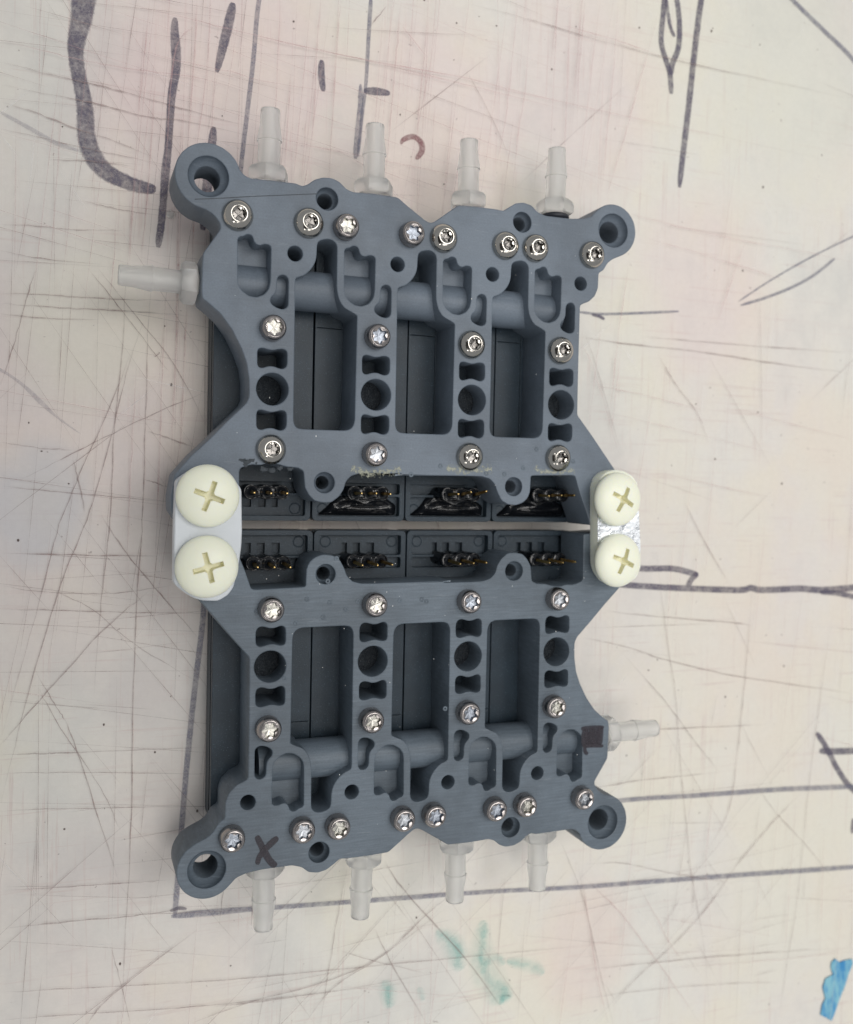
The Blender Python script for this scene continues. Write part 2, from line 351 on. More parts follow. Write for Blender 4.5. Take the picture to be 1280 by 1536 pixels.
# knife scratches: the long ones where they lie, the rest scattered in the board's own cutting directions
dark = [[(0, 93), (103, 119), (180, 137), (270, 163), (387, 194)], [(0, 128), (103, 148), (144, 156), (220, 176), (275, 182), (390, 208)], [(0, 153), (60, 172), (115, 194), (160, 208), (235, 238)],
 [(0, 194), (60, 207), (116, 220), (180, 234), (270, 252)], [(72, 240), (130, 242), (200, 250)], [(125, 302), (175, 314), (248, 325)], [(0, 337), (60, 340), (115, 345), (190, 346)], [(0, 376), (60, 388), (150, 397)],
 [(0, 440), (80, 443), (170, 449), (300, 452)], [(0, 455), (90, 462), (180, 466), (290, 475)], [(0, 471), (60, 477), (150, 480)], [(54, 403), (40, 450), (20, 520), (0, 580)], [(145, 400), (200, 470), (260, 545), (310, 640)],
 [(130, 400), (170, 450), (220, 515), (255, 560)], [(310, 588), (250, 612), (170, 650), (100, 685), (30, 720)], [(219, 646), (250, 656), (295, 672)], [(216, 719), (232, 724), (250, 730)], [(0, 663), (60, 672), (110, 675)],
 [(0, 729), (90, 738), (160, 744), (260, 753)], [(0, 829), (110, 832), (240, 834)], [(0, 878), (60, 887), (150, 890), (210, 885), (260, 877)], [(228, 410), (222, 500), (218, 640), (214, 780), (205, 900), (200, 1050), (196, 1250), (186, 1440), (184, 1536)],
 [(188, 430), (184, 520), (172, 640), (165, 780), (152, 900), (140, 1050)], [(215, 480), (190, 560), (160, 680), (130, 780), (90, 880), (40, 1050), (0, 1210)], [(200, 520), (165, 610), (120, 710), (85, 800), (60, 900), (0, 1115)],
 [(110, 690), (120, 730), (127, 770)], [(150, 770), (190, 830), (240, 890), (300, 960)], [(70, 880), (140, 915), (200, 965), (300, 1025)], [(0, 913), (80, 915), (200, 918), (320, 920)], [(225, 884), (150, 950), (60, 1050), (0, 1118)],
 [(57, 1030), (90, 1090), (150, 1180), (180, 1245)], [(0, 1131), (60, 1130), (110, 1128), (310, 1120)], [(0, 1159), (130, 1158), (320, 1160)], [(0, 1216), (60, 1213), (130, 1212), (200, 1210), (310, 1209)], [(0, 1335), (90, 1330), (200, 1323), (258, 1318)],
 [(0, 1392), (120, 1380), (200, 1373), (290, 1360)], [(166, 1418), (180, 1470), (196, 1536)], [(0, 1487), (100, 1482), (200, 1477), (330, 1470)], [(0, 1528), (120, 1520), (330, 1505), (640, 1470)], [(55, 1010), (85, 1060), (100, 1085)], [(96, 1075), (120, 1140), (178, 1322)],
 [(130, 1535), (170, 1490), (300, 1390)], [(510, 1425), (560, 1440), (640, 1460)], [(250, 1473), (360, 1467), (640, 1440), (900, 1415)], [(317, 1509), (400, 1500), (520, 1483)], [(270, 1540), (380, 1500), (460, 1480), (560, 1440), (670, 1360)],
 [(575, 1290), (610, 1340), (700, 1440), (770, 1536)], [(452, 1540), (500, 1480), (580, 1428), (640, 1370), (690, 1330)], [(480, 1536), (490, 1470), (505, 1380), (520, 1300)], [(340, 1290), (335, 1330), (328, 1390)], [(380, 1320), (377, 1390)], [(865, 1290), (880, 1370), (900, 1460), (920, 1540)],
 [(560, 1390), (590, 1450), (640, 1536)], [(840, 1260), (868, 1330), (880, 1370)], [(870, 1296), (930, 1294), (1000, 1308), (1060, 1318), (1102, 1325)], [(885, 1536), (950, 1470), (1010, 1415), (1060, 1360), (1110, 1290), (1170, 1220), (1200, 1190)],
 [(860, 1500), (960, 1485), (1100, 1474), (1170, 1473)], [(860, 1455), (980, 1443), (1100, 1432), (1280, 1420)], [(984, 830), (992, 900), (1003, 980), (1012, 1040), (1020, 1150), (1030, 1250), (1036, 1310), (1055, 1420), (1064, 1540)], [(1050, 1290), (1090, 1220), (1105, 1130), (1118, 1000), (1128, 870)],
 [(868, 956), (930, 968), (1000, 990), (1100, 1013), (1220, 1031), (1280, 1040)], [(905, 916), (990, 925), (1100, 934), (1128, 938)], [(930, 976), (1000, 1056), (1040, 1110), (1080, 1160)], [(1250, 900), (1230, 1040), (1210, 1200), (1195, 1350), (1180, 1440), (1165, 1540)], [(1024, 750), (1055, 810), (1095, 880)],
 [(1130, 1170), (1160, 1215), (1210, 1270), (1250, 1320)], [(900, 1180), (960, 1170), (1080, 1158)], [(925, 1095), (1020, 1092), (1150, 1086)], [(1040, 1305), (1038, 1365)], [(988, 1395), (1008, 1365), (1020, 1345)], [(230, 536), (236, 532), (240, 528)], [(555, 40), (580, 10)], [(700, 6), (800, 32), (900, 62), (1010, 90), (1100, 110), (1280, 150)],
 [(698, 105), (720, 145), (740, 185), (765, 240)], [(876, 498), (890, 540), (905, 590), (930, 680)], [(985, 530), (1015, 580), (1045, 620), (1062, 665)], [(868, 505), (930, 515), (1050, 528), (1160, 545), (1280, 560)], [(960, 505), (1080, 515), (1280, 530)]]
pink = [[(160, 0), (270, 28), (400, 60), (560, 95), (700, 120), (840, 155), (1280, 250)], [(195, 75), (270, 94), (353, 112), (400, 125), (560, 150)], [(0, 64), (60, 77), (110, 90), (190, 105), (300, 120), (390, 148)], [(290, 40), (260, 90), (245, 300)], [(224, 0), (213, 120), (206, 180)], [(234, 100), (222, 280), (210, 400)],
 [(295, 0), (290, 100), (280, 230)], [(480, 0), (475, 60), (470, 160), (464, 240)], [(510, 0), (505, 60), (498, 170), (490, 290)], [(316, 0), (308, 120), (290, 250)], [(600, 0), (592, 90), (585, 170), (575, 280)], [(640, 10), (634, 90), (626, 170), (622, 260)], [(775, 0), (768, 70), (756, 180), (740, 260)], [(795, 0), (785, 140), (775, 200), (765, 300)],
 [(400, 62), (500, 82), (640, 115), (760, 145), (850, 168)], [(408, 205), (440, 215), (500, 228), (560, 240), (660, 260), (860, 300)], [(600, 40), (640, 90)], [(840, 40), (920, 62), (990, 86)], [(855, 0), (850, 80), (845, 200), (842, 300)], [(875, 0), (870, 60), (862, 150)], [(925, 0), (918, 100), (908, 200), (900, 290)], [(985, 20), (955, 130), (930, 220), (905, 300)],
 [(935, 320), (980, 332), (1100, 360), (1200, 378), (1280, 395)], [(965, 358), (1060, 385), (1200, 430)], [(870, 575), (950, 590), (1010, 605), (1050, 615)], [(1115, 360), (1095, 420), (1070, 490)], [(940, 400), (925, 500), (910, 640)], [(900, 480), (890, 560), (880, 650)], [(930, 500), (920, 600), (912, 660)], [(872, 520), (890, 560), (925, 680)], [(1110, 615), (1180, 635), (1280, 660)],
 [(870, 1300), (880, 1380), (895, 1470), (910, 1536)], [(1000, 1536), (1000, 1450), (998, 1300)], [(1064, 1200), (1056, 1300), (1064, 1400)], [(870, 1310), (930, 1370), (990, 1450), (1050, 1536)], [(940, 1300), (980, 1370), (1000, 1410), (1030, 1450)], [(500, 225), (560, 260), (600, 300)], [(420, 0), (405, 300)], [(460, 160), (450, 280)], [(435, 110), (425, 260)], [(650, 150), (645, 260)], [(1000, 1450), (1150, 1438), (1280, 1425)],
 [(175, 320), (170, 400), (160, 480)], [(200, 300), (193, 400)], [(268, 300), (266, 400), (262, 560), (255, 700)], [(290, 320), (288, 400)], [(247, 440), (243, 560), (238, 700), (232, 860)], [(280, 440), (275, 560), (268, 700)], [(205, 540), (196, 700), (190, 850)]]
def scratches(name, mat, lines, rand, wpx):
    bm = bmesh.new()
    for pts in lines:
        zc[0] += .00012; w0 = random.uniform(*wpx); W_ = []
        for p in pts:
            q = U(p, TABLE); W_.append((q.x, q.y, w0*.0105))
        c = [(a[0]+random.gauss(0, .004), a[1]+random.gauss(0, .004), a[2]*random.uniform(.5, 1.3)) for a in cr(W_, 7)]
        ribbon(bm, c, zc[0], .25)
    for (x, y, ang, ln, w) in rand:
        zc[0] += .00012; n = max(3, int(ln/.35)); c = []; bend = random.gauss(0, .012)
        for i in range(n+1):
            s = ln*(i/n-.5); c.append((x+math.cos(ang)*s-math.sin(ang)*bend*s*s/ln, y+math.sin(ang)*s+math.cos(ang)*bend*s*s/ln, w*random.uniform(.5, 1.3)))
        ribbon(bm, c, zc[0], .3)
    o = link(name, from_bm(bm, name), mat, board); o['kind'] = 'stuff'
def rl(n, fam, ln, w, xr, yr):
    return [(random.uniform(*xr), random.uniform(*yr), random.gauss(random.choice(fam), .04), random.uniform(*ln), random.uniform(*w)) for _ in range(n)]
def rs(n, fam, ln, w):
    out = []
    for _ in range(n):
        a = random.choice(fam); out.append((random.uniform(-7, 11), random.uniform(-11, 11), random.gauss(a, .05), random.uniform(*ln), random.uniform(*w)))
    return out
scratches('knife_scratches', M_scr, dark, rs(120, [PI/2-.02, PI/2-.09, -.17, .03, .7, 2.15], (.5, 4), (.006, .012))+rl(110, [PI/2-.03, PI/2-.12, -.14, .0, -.95], (.6, 5), (.005, .010), (-6.2, -2.5), (-7, 8))+rl(60, [PI/2-.03, .03, .06, .75, 2.2], (.6, 5), (.005, .010), (-3, 9), (-9, -5)), (1.2, 2.2))
scratches('pink_scratches', M_scp, pink, rs(80, [PI/2-.05, -.20, PI/2-.1], (1, 6), (.007, .016))+rl(80, [PI/2-.04, PI/2-.10, -.2], (1, 6), (.006, .014), (-6, 4), (4, 9)), (1.4, 2.4))
scratches('light_scratches', M_scw, [], rs(90, [PI/2-.05, -.1, .8, 2.2], (.2, 1.4), (.006, .012)), (1, 2))
# dust on the board
bm = bmesh.new()
for _ in range(150):
    x, y, r = random.uniform(-6.5, 10), random.uniform(-9, 10), random.uniform(.006, .02)
    bmesh.ops.create_icosphere(bm, subdivisions=1, radius=r, matrix=Matrix.Translation((x, y, TABLE+r*.3)) @ Matrix.Diagonal((1, random.uniform(.5, 1.6), .4, 1)))
M_dirt = NT('brown_crumb').set(Base_Color=(.12, .09, .08), Roughness=.8)
o = link('dirt_specks', from_bm(bm, 'dirt_specks'), M_dirt, board); o['kind'] = 'stuff'
# ---------------------------------------------------------------- the assembly
root = bpy.data.objects.new('valve_manifold_assembly', None); S.collection.objects.link(root)
root.location = (0, -.16, TABLE); root.empty_display_size = .5
root['label'] = 'grey and black valve manifold assembly with steel and cream nylon screws on scratched white board'
root['category'] = 'valve manifold'
def child(name, me, mat, parent=root, M=None, label=None):
    """M: world matrix"""
    o = bpy.data.objects.new(name, me); S.collection.objects.link(o)
    if mat is not None and not me.materials: me.materials.append(mat)
    M = M or Matrix(); o.parent = parent
    WM[o.name] = M
    P = WM.get(parent.name, None) if parent else None
    o.matrix_basis = (P.inverted() @ M) if P else M
    if label: o['label'] = label
    return o
WM = {root.name: Matrix.Translation(root.location)}
A = ZM(250, 200, 3.5556); B = ZM(590, 200, 3.3684); C = ZM(250, 450, 3.5556); D = ZM(590, 450, 3.3684); E = ZM(250, 660, 3.5556); F = ZM(590, 660, 3.3684)
EAR1, EAR2 = U((313.0, 264.0)), U((920.5, 345.5))
def arc(c, r, a0, a1, n=14): return [Vector((c[0]+r*math.cos(math.radians(a0+(a1-a0)*i/n)), c[1]+r*math.sin(math.radians(a0+(a1-a0)*i/n)))) for i in range(n+1)]
B1, B2 = U((491, 298)), U((784, 333))
top = arc(EAR1, .475, 262, 20, 16)
outline = (top + A([(385, 185), (415, 222), (450, 238), (560, 250), (690, 265), (725, 280), (755, 270), (790, 245), (835, 233), (885, 237), (925, 258), (960, 295), (995, 312), (1100, 320), (1235, 340), (1280, 380)])
  + B([(165, 440), (190, 452), (210, 445), (330, 362), (430, 370), (520, 382), (560, 390), (590, 370), (620, 352), (660, 348), (700, 362), (730, 395), (770, 415), (900, 430), (960, 430), (1000, 420), (1030, 390)])
  + arc(EAR2, .435, 135, -65, 16) + B([(1110, 635), (1085, 655), (1065, 690), (1040, 705), (1037, 780), (1022, 820), (990, 850), (960, 860), (946, 870), (942, 1011)])
  + D([(938, 300), (932, 580), (1010, 690), (1120, 855)]) + [U(p) for p in ((935, 722), (944, 745), (940, 770), (918, 786), (886, 788), (880, 768), (871, 742), (863, 714))]
  + F([(905, 178), (697, 180), (693, 262), (680, 295), (655, 318), (620, 330), (580, 325), (548, 305), (528, 265), (515, 225), (490, 196), (450, 184), (400, 182), (200, 180), (0, 178)])
  + E([(1260, 180), (1100, 176), (1030, 178), (985, 192), (958, 220), (945, 265), (920, 303), (880, 333), (840, 335), (790, 325), (760, 295), (738, 255), (730, 165), (700, 148), (640, 143), (590, 128), (540, 124), (500, 134), (455, 130), (420, 140), (394, 150), (388, 165)])
  + [U(p) for p in ((359, 730), (359, 783), (300, 786), (268, 784), (257, 768), (256, 745), (262, 712))]
  + C([(130, 832), (230, 740), (330, 640), (425, 550), (440, 515), (440, 430), (428, 340), (400, 260), (350, 160), (290, 75), (215, 8)]) + A([(190, 880), (187, 830), (190, 700), (195, 637), (240, 575), (288, 508), (285, 480), (262, 445), (235, 422), (205, 404)]))
outline = rnd(outline, .035, 3)
PX = 1.6
def colrep(pts, k): return [p+Vector((PX*k, 0)) for p in pts]
Us = A([(380, 560), (392, 549), (410, 548), (427, 537), (447, 538), (460, 552), (465, 575), (478, 592), (500, 598), (520, 590), (545, 592), (557, 605), (553, 790), (545, 828), (520, 858), (480, 872), (440, 865), (403, 838), (385, 810), (380, 780)])
Dg = A([(590, 775), (600, 760), (620, 753), (640, 760), (650, 780), (648, 915), (640, 930), (620, 938), (590, 930), (560, 910), (553, 890), (560, 870), (580, 855), (588, 830)])
Bt1 = C([(485, 275), (490, 258), (510, 254), (530, 259), (550, 266), (575, 267), (600, 261), (625, 261), (641, 272), (643, 290), (643, 340), (637, 360), (615, 368), (590, 360), (570, 352), (540, 352), (515, 361), (495, 360), (485, 345)])
Bt2 = C([(480, 605), (487, 588), (505, 584), (525, 590), (545, 597), (575, 597), (600, 590), (622, 588), (637, 598), (640, 615), (640, 665), (632, 688), (610, 697), (585, 690), (565, 682), (535, 683), (510, 692), (490, 690), (480, 675)])
Pk = A([(688, 772), (705, 766), (735, 757), (762, 735), (786, 705), (800, 670), (804, 590), (815, 572), (840, 565), (872, 563), (896, 576), (910, 598), (907, 830), (918, 885), (945, 930), (1000, 960), (1017, 972)]) + C([(1016, 100), (1003, 650), (990, 682), (962, 696), (720, 688), (690, 680), (677, 650), (682, 330)])
Pk_last = None
RH, RHc = .238, [Vector((-2.413+PX*k, 1.893)) for k in range(4)]
SH = [Vector((-2.107+PX*k, 3.908)) for k in range(4)]
holes = []
for k in range(4):
    holes += [rnd(colrep(Us, k), .03, 3), rnd(colrep(Dg, k), .04, 3), rnd(colrep(Bt1, k), .03, 2), rnd(colrep(Bt2, k), .03, 2), circ(RHc[k], RH), circ(SH[k], .112, 28)]
    if k < 3: holes.append(rnd(colrep(Pk, k), .06, 3))
CB = [(EAR1, .285, .185), (EAR2, .275, .18), (B1, .165, .118), (B2, .160, .115), (U((487, 724)), .155, .105), (U((771, 730)), .15, .105)]
for c, r, _ in CB: holes.append(circ(c, r, 36))
bm = bmesh.new(); solid(bm, outline, holes, -.78, 0, .016)
plate_me = from_bm(bm, 'manifold_plate')
PZ = -.34
bm = bmesh.new()
if 1:                                    # ledge inside each U slot
    xs = [p.x for p in Us]; ys = [p.y for p in Us]
    box(bm, min(xs)-.02, max(xs)+.02, min(ys)+.42, max(ys)+.02, -.77, PZ)
ledge_me = from_bm(bm, 'slot_ledge')
def tube_mesh():
    bm = bmesh.new(); M = Matrix.Translation((-3.0, 3.46, -.47)) @ Matrix.Rotation(PI/2, 4, 'Y')
    lathe(bm, [(.05, 0), (.305, .001), (.305, 5.5), (.05, 5.501)], 48, M)
    return from_bm(bm, 'channel_tube')
tube_me = tube_mesh()
def hole_mesh(rc, rb):
    bm = bmesh.new(); prof = [(rc, -.006), (rc*.99, -.07), (rb+.035, -.12), (rb, -.15)]; z = -.15
    while z > -.76:
        prof += [(rb+.022, z-.022), (rb, z-.044)]; z -= .044
    lathe(bm, prof, 36); return from_bm(bm, 'threaded_hole', 60)
hole_mes = [(c, hole_mesh(rc, rb)) for c, rc, rb in CB]
bm = bmesh.new()
lathe(bm, [(.0005, -.50), (RH*.5, -.49), (RH+.01, -.50)], 32, Matrix.Translation(RHc[0].to_3d()))
disc_me = from_bm(bm, 'hole_floor')
# parting line, dimples, chips
bm = bmesh.new(); g = A([(150, 351), (300, 345), (450, 336), (600, 330), (800, 322)]); ribbon(bm, [(p.x, p.y, .014) for p in g], .0015)
groove_me = from_bm(bm, 'parting_line')
def speck_mesh(n, seed, zmin=.0, size=(.003, .007)):
    r = random.Random(seed); bm = bmesh.new()
    for _ in range(n):
        x, y = r.uniform(-3, 3), r.uniform(.3, 4.6); s = r.uniform(*size)
        bmesh.ops.create_icosphere(bm, subdivisions=1, radius=s, matrix=Matrix.Translation((x, y, zmin)) @ Matrix.Diagonal((1, r.uniform(.5, 2.5), .5, 1)))
    return from_bm(bm, 'dust')
ROTB = Matrix.Translation((0, -.32206, 0)) @ Matrix.Rotation(PI+.003411, 4, 'Z')
plates = []
for half, (MT, mat) in enumerate(((Matrix(), M_resin), (ROTB, M_resin_b))):
    me = plate_me if half == 0 else plate_me.copy()
    if half: me.materials.clear()
    pl = child('manifold_plate', me, mat, root, MT, 'smooth grey resin plate with one side barb at the upper left' if half == 0 else 'brushed grey resin plate marked with a hand-drawn X')
    plates.append(pl)
    for nm, m0, mt in (('slot_ledge', ledge_me, mat), ('channel_tube', tube_me, mat), ('hole_floor', disc_me, M_tar)):
        m1 = m0 if half == 0 else m0.copy()
        if half: m1.materials.clear()
        for k in range(1 if nm == 'channel_tube' else 4): child(nm, m1, mt, pl, MT @ Matrix.Translation((PX*k, 0, 0)))
    for c, m0 in hole_mes:
        m1 = m0 if half == 0 else m0.copy()
        if half: m1.materials.clear()
        child('threaded_hole', m1, mat, pl, MT @ Matrix.Translation(c.to_3d()))
child('parting_line', groove_me, M_groove, plates[0], Matrix())
# dimples (moulding pips) on both plates: shallow rings
M_dim = NT('dimple_resin').set(Base_Color=(.06, .075, .09), Roughness=.5)
bm = bmesh.new()
for p in [(661, 699), (785, 702), (805, 674), (757, 711), (730, 710), (617, 712), (860, 692)] + [(385, 917), (461, 899), (485, 926), (519, 914), (495, 904), (537, 902), (600, 901), (633, 899), (444, 935), (668, 1063), (640, 902), (427, 1018), (492, 872), (505, 838)]:
    q = U(p); lathe(bm, [(.012, .001), (.02, .006), (.032, .006), (.04, .001)], 14, Matrix.Translation(q.to_3d()))
o = child('dimples', from_bm(bm, 'dimples'), M_resin_b, plates[0], Matrix()); o['kind'] = 'stuff'
for pts, w in (([(527, 703), (548, 709), (575, 708), (602, 704)], .19), ([(670, 702), (700, 706), (738, 703)], .17), ([(800, 703), (825, 708), (862, 706)], .15)):
    bm = bmesh.new(); cw = [(*U(p), w) for p in pts]; ribbon(bm, [tuple(v) for v in cr(cw, 5)], .0035, .25)
    child('glue_scuff', from_bm(bm, 'glue_scuff'), M_scuff, plates[0], Matrix())
# chipped cavity by the first centre screw and rough edge
bm = bmesh.new(); r = random.Random(3)
for p, s in (((364, 690), .05), ((371, 693), .06), ((378, 690), .05), ((384, 694), .035), ((368, 697), .04), ((396, 704), .05), ((408, 706), .05), ((420, 702), .04), ((436, 703), .035)):
    q = U(p); bmesh.ops.create_icosphere(bm, subdivisions=2, radius=s, matrix=Matrix.Translation((q.x, q.y, -.012)) @ Matrix.Diagonal((1.2, .7, .42, 1)))
for v in bm.verts: v.co += Vector((r.gauss(0, .008), r.gauss(0, .008), r.gauss(0, .003)))
M_chip = NT('chipped_dark_resin').set(Base_Color=(.045, .055, .065), Roughness=.7)
child('chipped_edge', from_bm(bm, 'chipped_edge'), M_chip, plates[0], Matrix())['kind'] = 'stuff'
# hand-drawn marks on the second plate
def mark(pl, strokes, z=.004):
    bm = bmesh.new()
    for i, s in enumerate(strokes): ribbon(bm, [tuple(v) for v in cr([(*U(p[:2]), p[2]/96) for p in s], 6)], z+i*.001, 0, True)
    child('marker_mark', from_bm(bm, 'marker_mark'), M_inkx, pl, Matrix())
mark(plates[1], [[(385, 1254, 9), (390, 1264, 10), (397, 1278, 11), (404, 1290, 11), (414, 1300, 11)], [(417, 1256, 9), (408, 1264, 11), (398, 1274, 10), (389, 1286, 9), (386, 1297, 8)]])
mark(plates[1], [[(883, 1097, 17), (883, 1108, 19), (882, 1118, 16)], [(894, 1095, 17), (893, 1106, 18), (892, 1117, 15)], [(879, 1093, 12), (877, 1106, 14), (878, 1121, 13)], [(889, 1092, 12), (888, 1106, 14), (888, 1120, 13)], [(901, 1090, 12), (900, 1104, 13), (899, 1118, 12)], [(877, 1118, 6), (878, 1128, 7), (882, 1131, 6)], [(872, 1093, 8), (890, 1092, 9), (906, 1091, 7)], [(874, 1119, 7), (892, 1118, 8), (905, 1119, 6)]])
for pl, MT, sd, n in ((plates[0], Matrix(), 5, 22), (plates[1], ROTB, 9, 45)):
    o = child('dust', speck_mesh(n, sd), M_white, pl, MT); o['kind'] = 'stuff'
# ---------------------------------------------------------------- screws
NS = 48
def star(r0, r1, n=NS): return [r0+r1*math.cos(6*2*PI*i/n) for i in range(n)]
def screw_meshes(kind):
    bm = bmesh.new()
    if kind == 'button':
        prof = [(.220, 0), (.224, .02)] + [(.224*math.cos(a), .02+.155*math.sin(a)) for a in [PI/2*f for f in (.1, .2, .3, .4, .5, .58, .635)]]
        zt = prof[-1][1]; prof += [(.114+.013*math.cos(a), zt+.002+.013*math.sin(a)) for a in (.6, 1.2, 1.8, 2.4, 3.0)]+[(.098, zt-.012)]; st = (.080, .012); dep = .09
    else:
        prof = [(.19, 0), (.192, .05), (.190, .10), (.182, .14), (.168, .17), (.150, .187), (.138, .190), (.128, .184)]; st = (.104, .019); dep = .085
    rings = lathe(bm, prof, NS); z = prof[-1][1]
    sr = star(*st)
    inner = [bm.verts.new((sr[i]*math.cos(2*PI*i/NS), sr[i]*math.sin(2*PI*i/NS), z-.006)) for i in range(NS)]
    a = rings[-1]
    for i in range(NS): bm.faces.new((a[i-1], a[i], inner[i], inner[i-1]))
    head = from_bm(bm, 'screw_'+kind, 30)
    bm = bmesh.new(); rr = [[bm.verts.new((f*sr[i]*math.cos(2*PI*i/NS), f*sr[i]*math.sin(2*PI*i/NS), zz)) for i in range(NS)] for f, zz in ((1, z-.006), (.97, z-dep), (.45, z-dep-.004), (.02, z-dep-.010))]
    for a, b in zip(rr, rr[1:]):
        for i in range(NS): bm.faces.new((a[i-1], a[i], b[i], b[i-1]))
    return head, from_bm(bm, 'screw_socket', 25)
hb, sb = screw_meshes('button'); hc, sc = screw_meshes('cap')
BTN = [(358, 321), (465, 333), (668, 356), (761, 367), (806, 371), (891, 381), (710, 516), (844, 525), (408, 674), (707, 685), (840, 687)]
TRX0 = [(521, 339), (620, 350), (411, 491), (568, 504), (564, 681)]
TRX1 = [(408, 915), (564, 908), (706, 903), (839, 899), (404, 1095), (559, 1082), (704, 1070), (834, 1061), (349, 1260), (455, 1247), (508, 1242), (606, 1230), (653, 1224), (745, 1215), (790, 1209), (876, 1198)]
rr = random.Random(11)
smv = {True: [sb], False: [sc, sc.copy(), sc.copy()]}
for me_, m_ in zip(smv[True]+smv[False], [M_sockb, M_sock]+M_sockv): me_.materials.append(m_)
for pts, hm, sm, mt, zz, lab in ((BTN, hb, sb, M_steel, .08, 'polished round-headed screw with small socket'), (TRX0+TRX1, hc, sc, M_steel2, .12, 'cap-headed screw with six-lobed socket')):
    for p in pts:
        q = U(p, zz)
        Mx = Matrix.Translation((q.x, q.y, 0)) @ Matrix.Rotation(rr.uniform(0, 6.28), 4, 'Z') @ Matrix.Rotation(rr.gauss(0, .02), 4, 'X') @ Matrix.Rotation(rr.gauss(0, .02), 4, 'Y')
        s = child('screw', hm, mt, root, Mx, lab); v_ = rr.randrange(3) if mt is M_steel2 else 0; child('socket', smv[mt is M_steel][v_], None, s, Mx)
# ---------------------------------------------------------------- black valves below the plates
ZB, ZF, ZS = -.785, -.93, -1.02
def valve_top():
    """local: x 0..1.55, y 0 = connector end, grows inwards; built for the upper row (y up)"""
    w, L = 1.545, 4.62
    out = rnd([Vector(p) for p in ((0, 0), (w, 0), (w, L), (0, L))], .09, 4)
    w1 = rnd([Vector(p) for p in ((.085, .08), (w-.085, .08), (w-.085, .40), (.085, .40))], .03, 2)
    w2 = rnd([Vector(p) for p in ((.085, .44), (w-.085, .44), (w-.085, .61), (.085, .61))], .03, 2)
    sl = [Vector(p) for p in ((.46, .80), (.468, .80), (.468, 3.9), (.46, 3.9))]
    sh1 = [Vector(p) for p in ((.03, 3.05), (.44, 3.05), (.44, 3.06), (.03, 3.06))]
    sh2 = [Vector(p) for p in ((.488, 3.05), (w-.03, 3.05), (w-.03, 3.06), (.488, 3.06))]
    bm = bmesh.new(); solid(bm, out, [w1, w2, sl, sh1], ZF+.001, ZB, .005)
    body = out
    base = rnd([Vector(p) for p in ((.012, .012), (w-.012, .012), (w-.012, L-.012), (.012, L-.012))], .09, 4)
    solid(bm, base, [], TABLE+.012, ZS, 0)
    solid(bm, out, [], ZF-.125, ZF-.088, 0)
    top_ = from_bm(bm, 'valve_body')
    bm = bmesh.new()
    inner = [Vector(p) for p in ((.03, .03), (w-.03, .03), (w-.03, .66), (.03, .66))]
    slots = [[Vector(p) for p in ((x, .21), (x+dx, .21), (x+dx, .37), (x, .37))] for x, dx in ((.50, .13), (.74, .12), (.96, .09))]
    solid(bm, inner, slots, ZF-.08, ZF, .003)
    for x, rad in ((.20, .085), (w-.22, .085)):
        lathe(bm, [(.001, ZF+.004), (rad-.012, ZF+.004), (rad-.006, ZF-.002), (rad, ZF+.006), (rad+.008, ZF+.001)], 28, Matrix.Translation((x, .19, 0)))
    return top_, from_bm(bm, 'recess_floor')
vt, vf = valve_top()
for i in range(1): pass
def header(bm):
    pts = []
    for k in (-1, 0, 1): pass
    n = 60; loop = []
    for i in range(n):
        a = 2*PI*i/n; x = .235*math.copysign(min(1, abs(math.cos(a))*1.5), math.cos(a)); 
        loop.append(a)
    # three-lobed stadium
    up = []
    for i in range(25):
        x = -.24+.48*i/24; up.append(Vector((x, .098+.016*math.cos(x/.24*2*PI*1.0+0))))
    R = [Vector((.24+.105*math.cos(a), .112*math.sin(a))) for a in [PI/2-PI*i/10 for i in range(1, 10)]]
    Ll = [Vector((-.24-.105*math.cos(a), .112*math.sin(a))) for a in [-PI/2+PI*i/10 for i in range(1, 10)]]
    dn = [Vector((v.x, -v.y)) for v in up[::-1]]
    return up+R+dn+Ll
bm = bmesh.new(); hl = header(bm); bm.free()
bm = bmesh.new(); solid(bm, hl, [], -.95, -.42, .03)
rim = [inset([Vector(v) for v in (hl if area(hl) > 0 else hl[::-1])], .028)]
head_me = from_bm(bm, 'pin_header', 50)
bm = bmesh.new(); lo = hl if area(hl) > 0 else hl[::-1]
solid(bm, lo, [inset(lo, .018)], -.5, -.395, .006)
for k in (-1, 0, 1):      # menisci round the pins
    lathe(bm, [(.030, -.36), (.045, -.385), (.075, -.408), (.10, -.414)], 20, Matrix.Translation((k*.22, 0, 0)))
men_me = from_bm(bm, 'potting_rim', 50)
bm = bmesh.new(); r0 = .030
lathe(bm, [(.001, -.6), (r0, -.6), (r0, -.085), (.012, -.05), (.001, -.05)], 4, Matrix.Rotation(PI/4, 4, 'Z'))
pin_me = from_bm(bm, 'pin', 20)
bm = bmesh.new(); r = random.Random(8)
g = rnd([Vector(p) for p in ((.10, .09), (.60, .085), (1.44, .09), (1.46, .26), (1.30, .36), (1.24, .50), (.62, .52), (.44, .46), (.30, .26))], .05, 3)
gc = Vector((.88, .27)); rings = []
for q_ in range(9):
    fr = q_/8; hgt = .20*math.sqrt(max(0, 1-(1-fr)**2))*(.75+.25*math.cos(fr*5))
    ring_ = []
    for p in g:
        v2 = p.lerp(gc, fr*.93); nz_ = noise.noise(Vector((v2.x*3.5, v2.y*9, 1.3)))
        ring_.append(bm.verts.new((v2.x, v2.y, ZF-.01+hgt*(1+.35*nz_)+.05*math.sin(v2.y*22)*min(1, fr*3))))
    rings.append(ring_)
for ra, rb in zip(rings, rings[1:]):
    for i in range(len(g)): bm.faces.new((ra[i-1], ra[i], rb[i], rb[i-1]))
bm.faces.new(rings[-1])
glue_me = from_bm(bm, 'glue', 60)
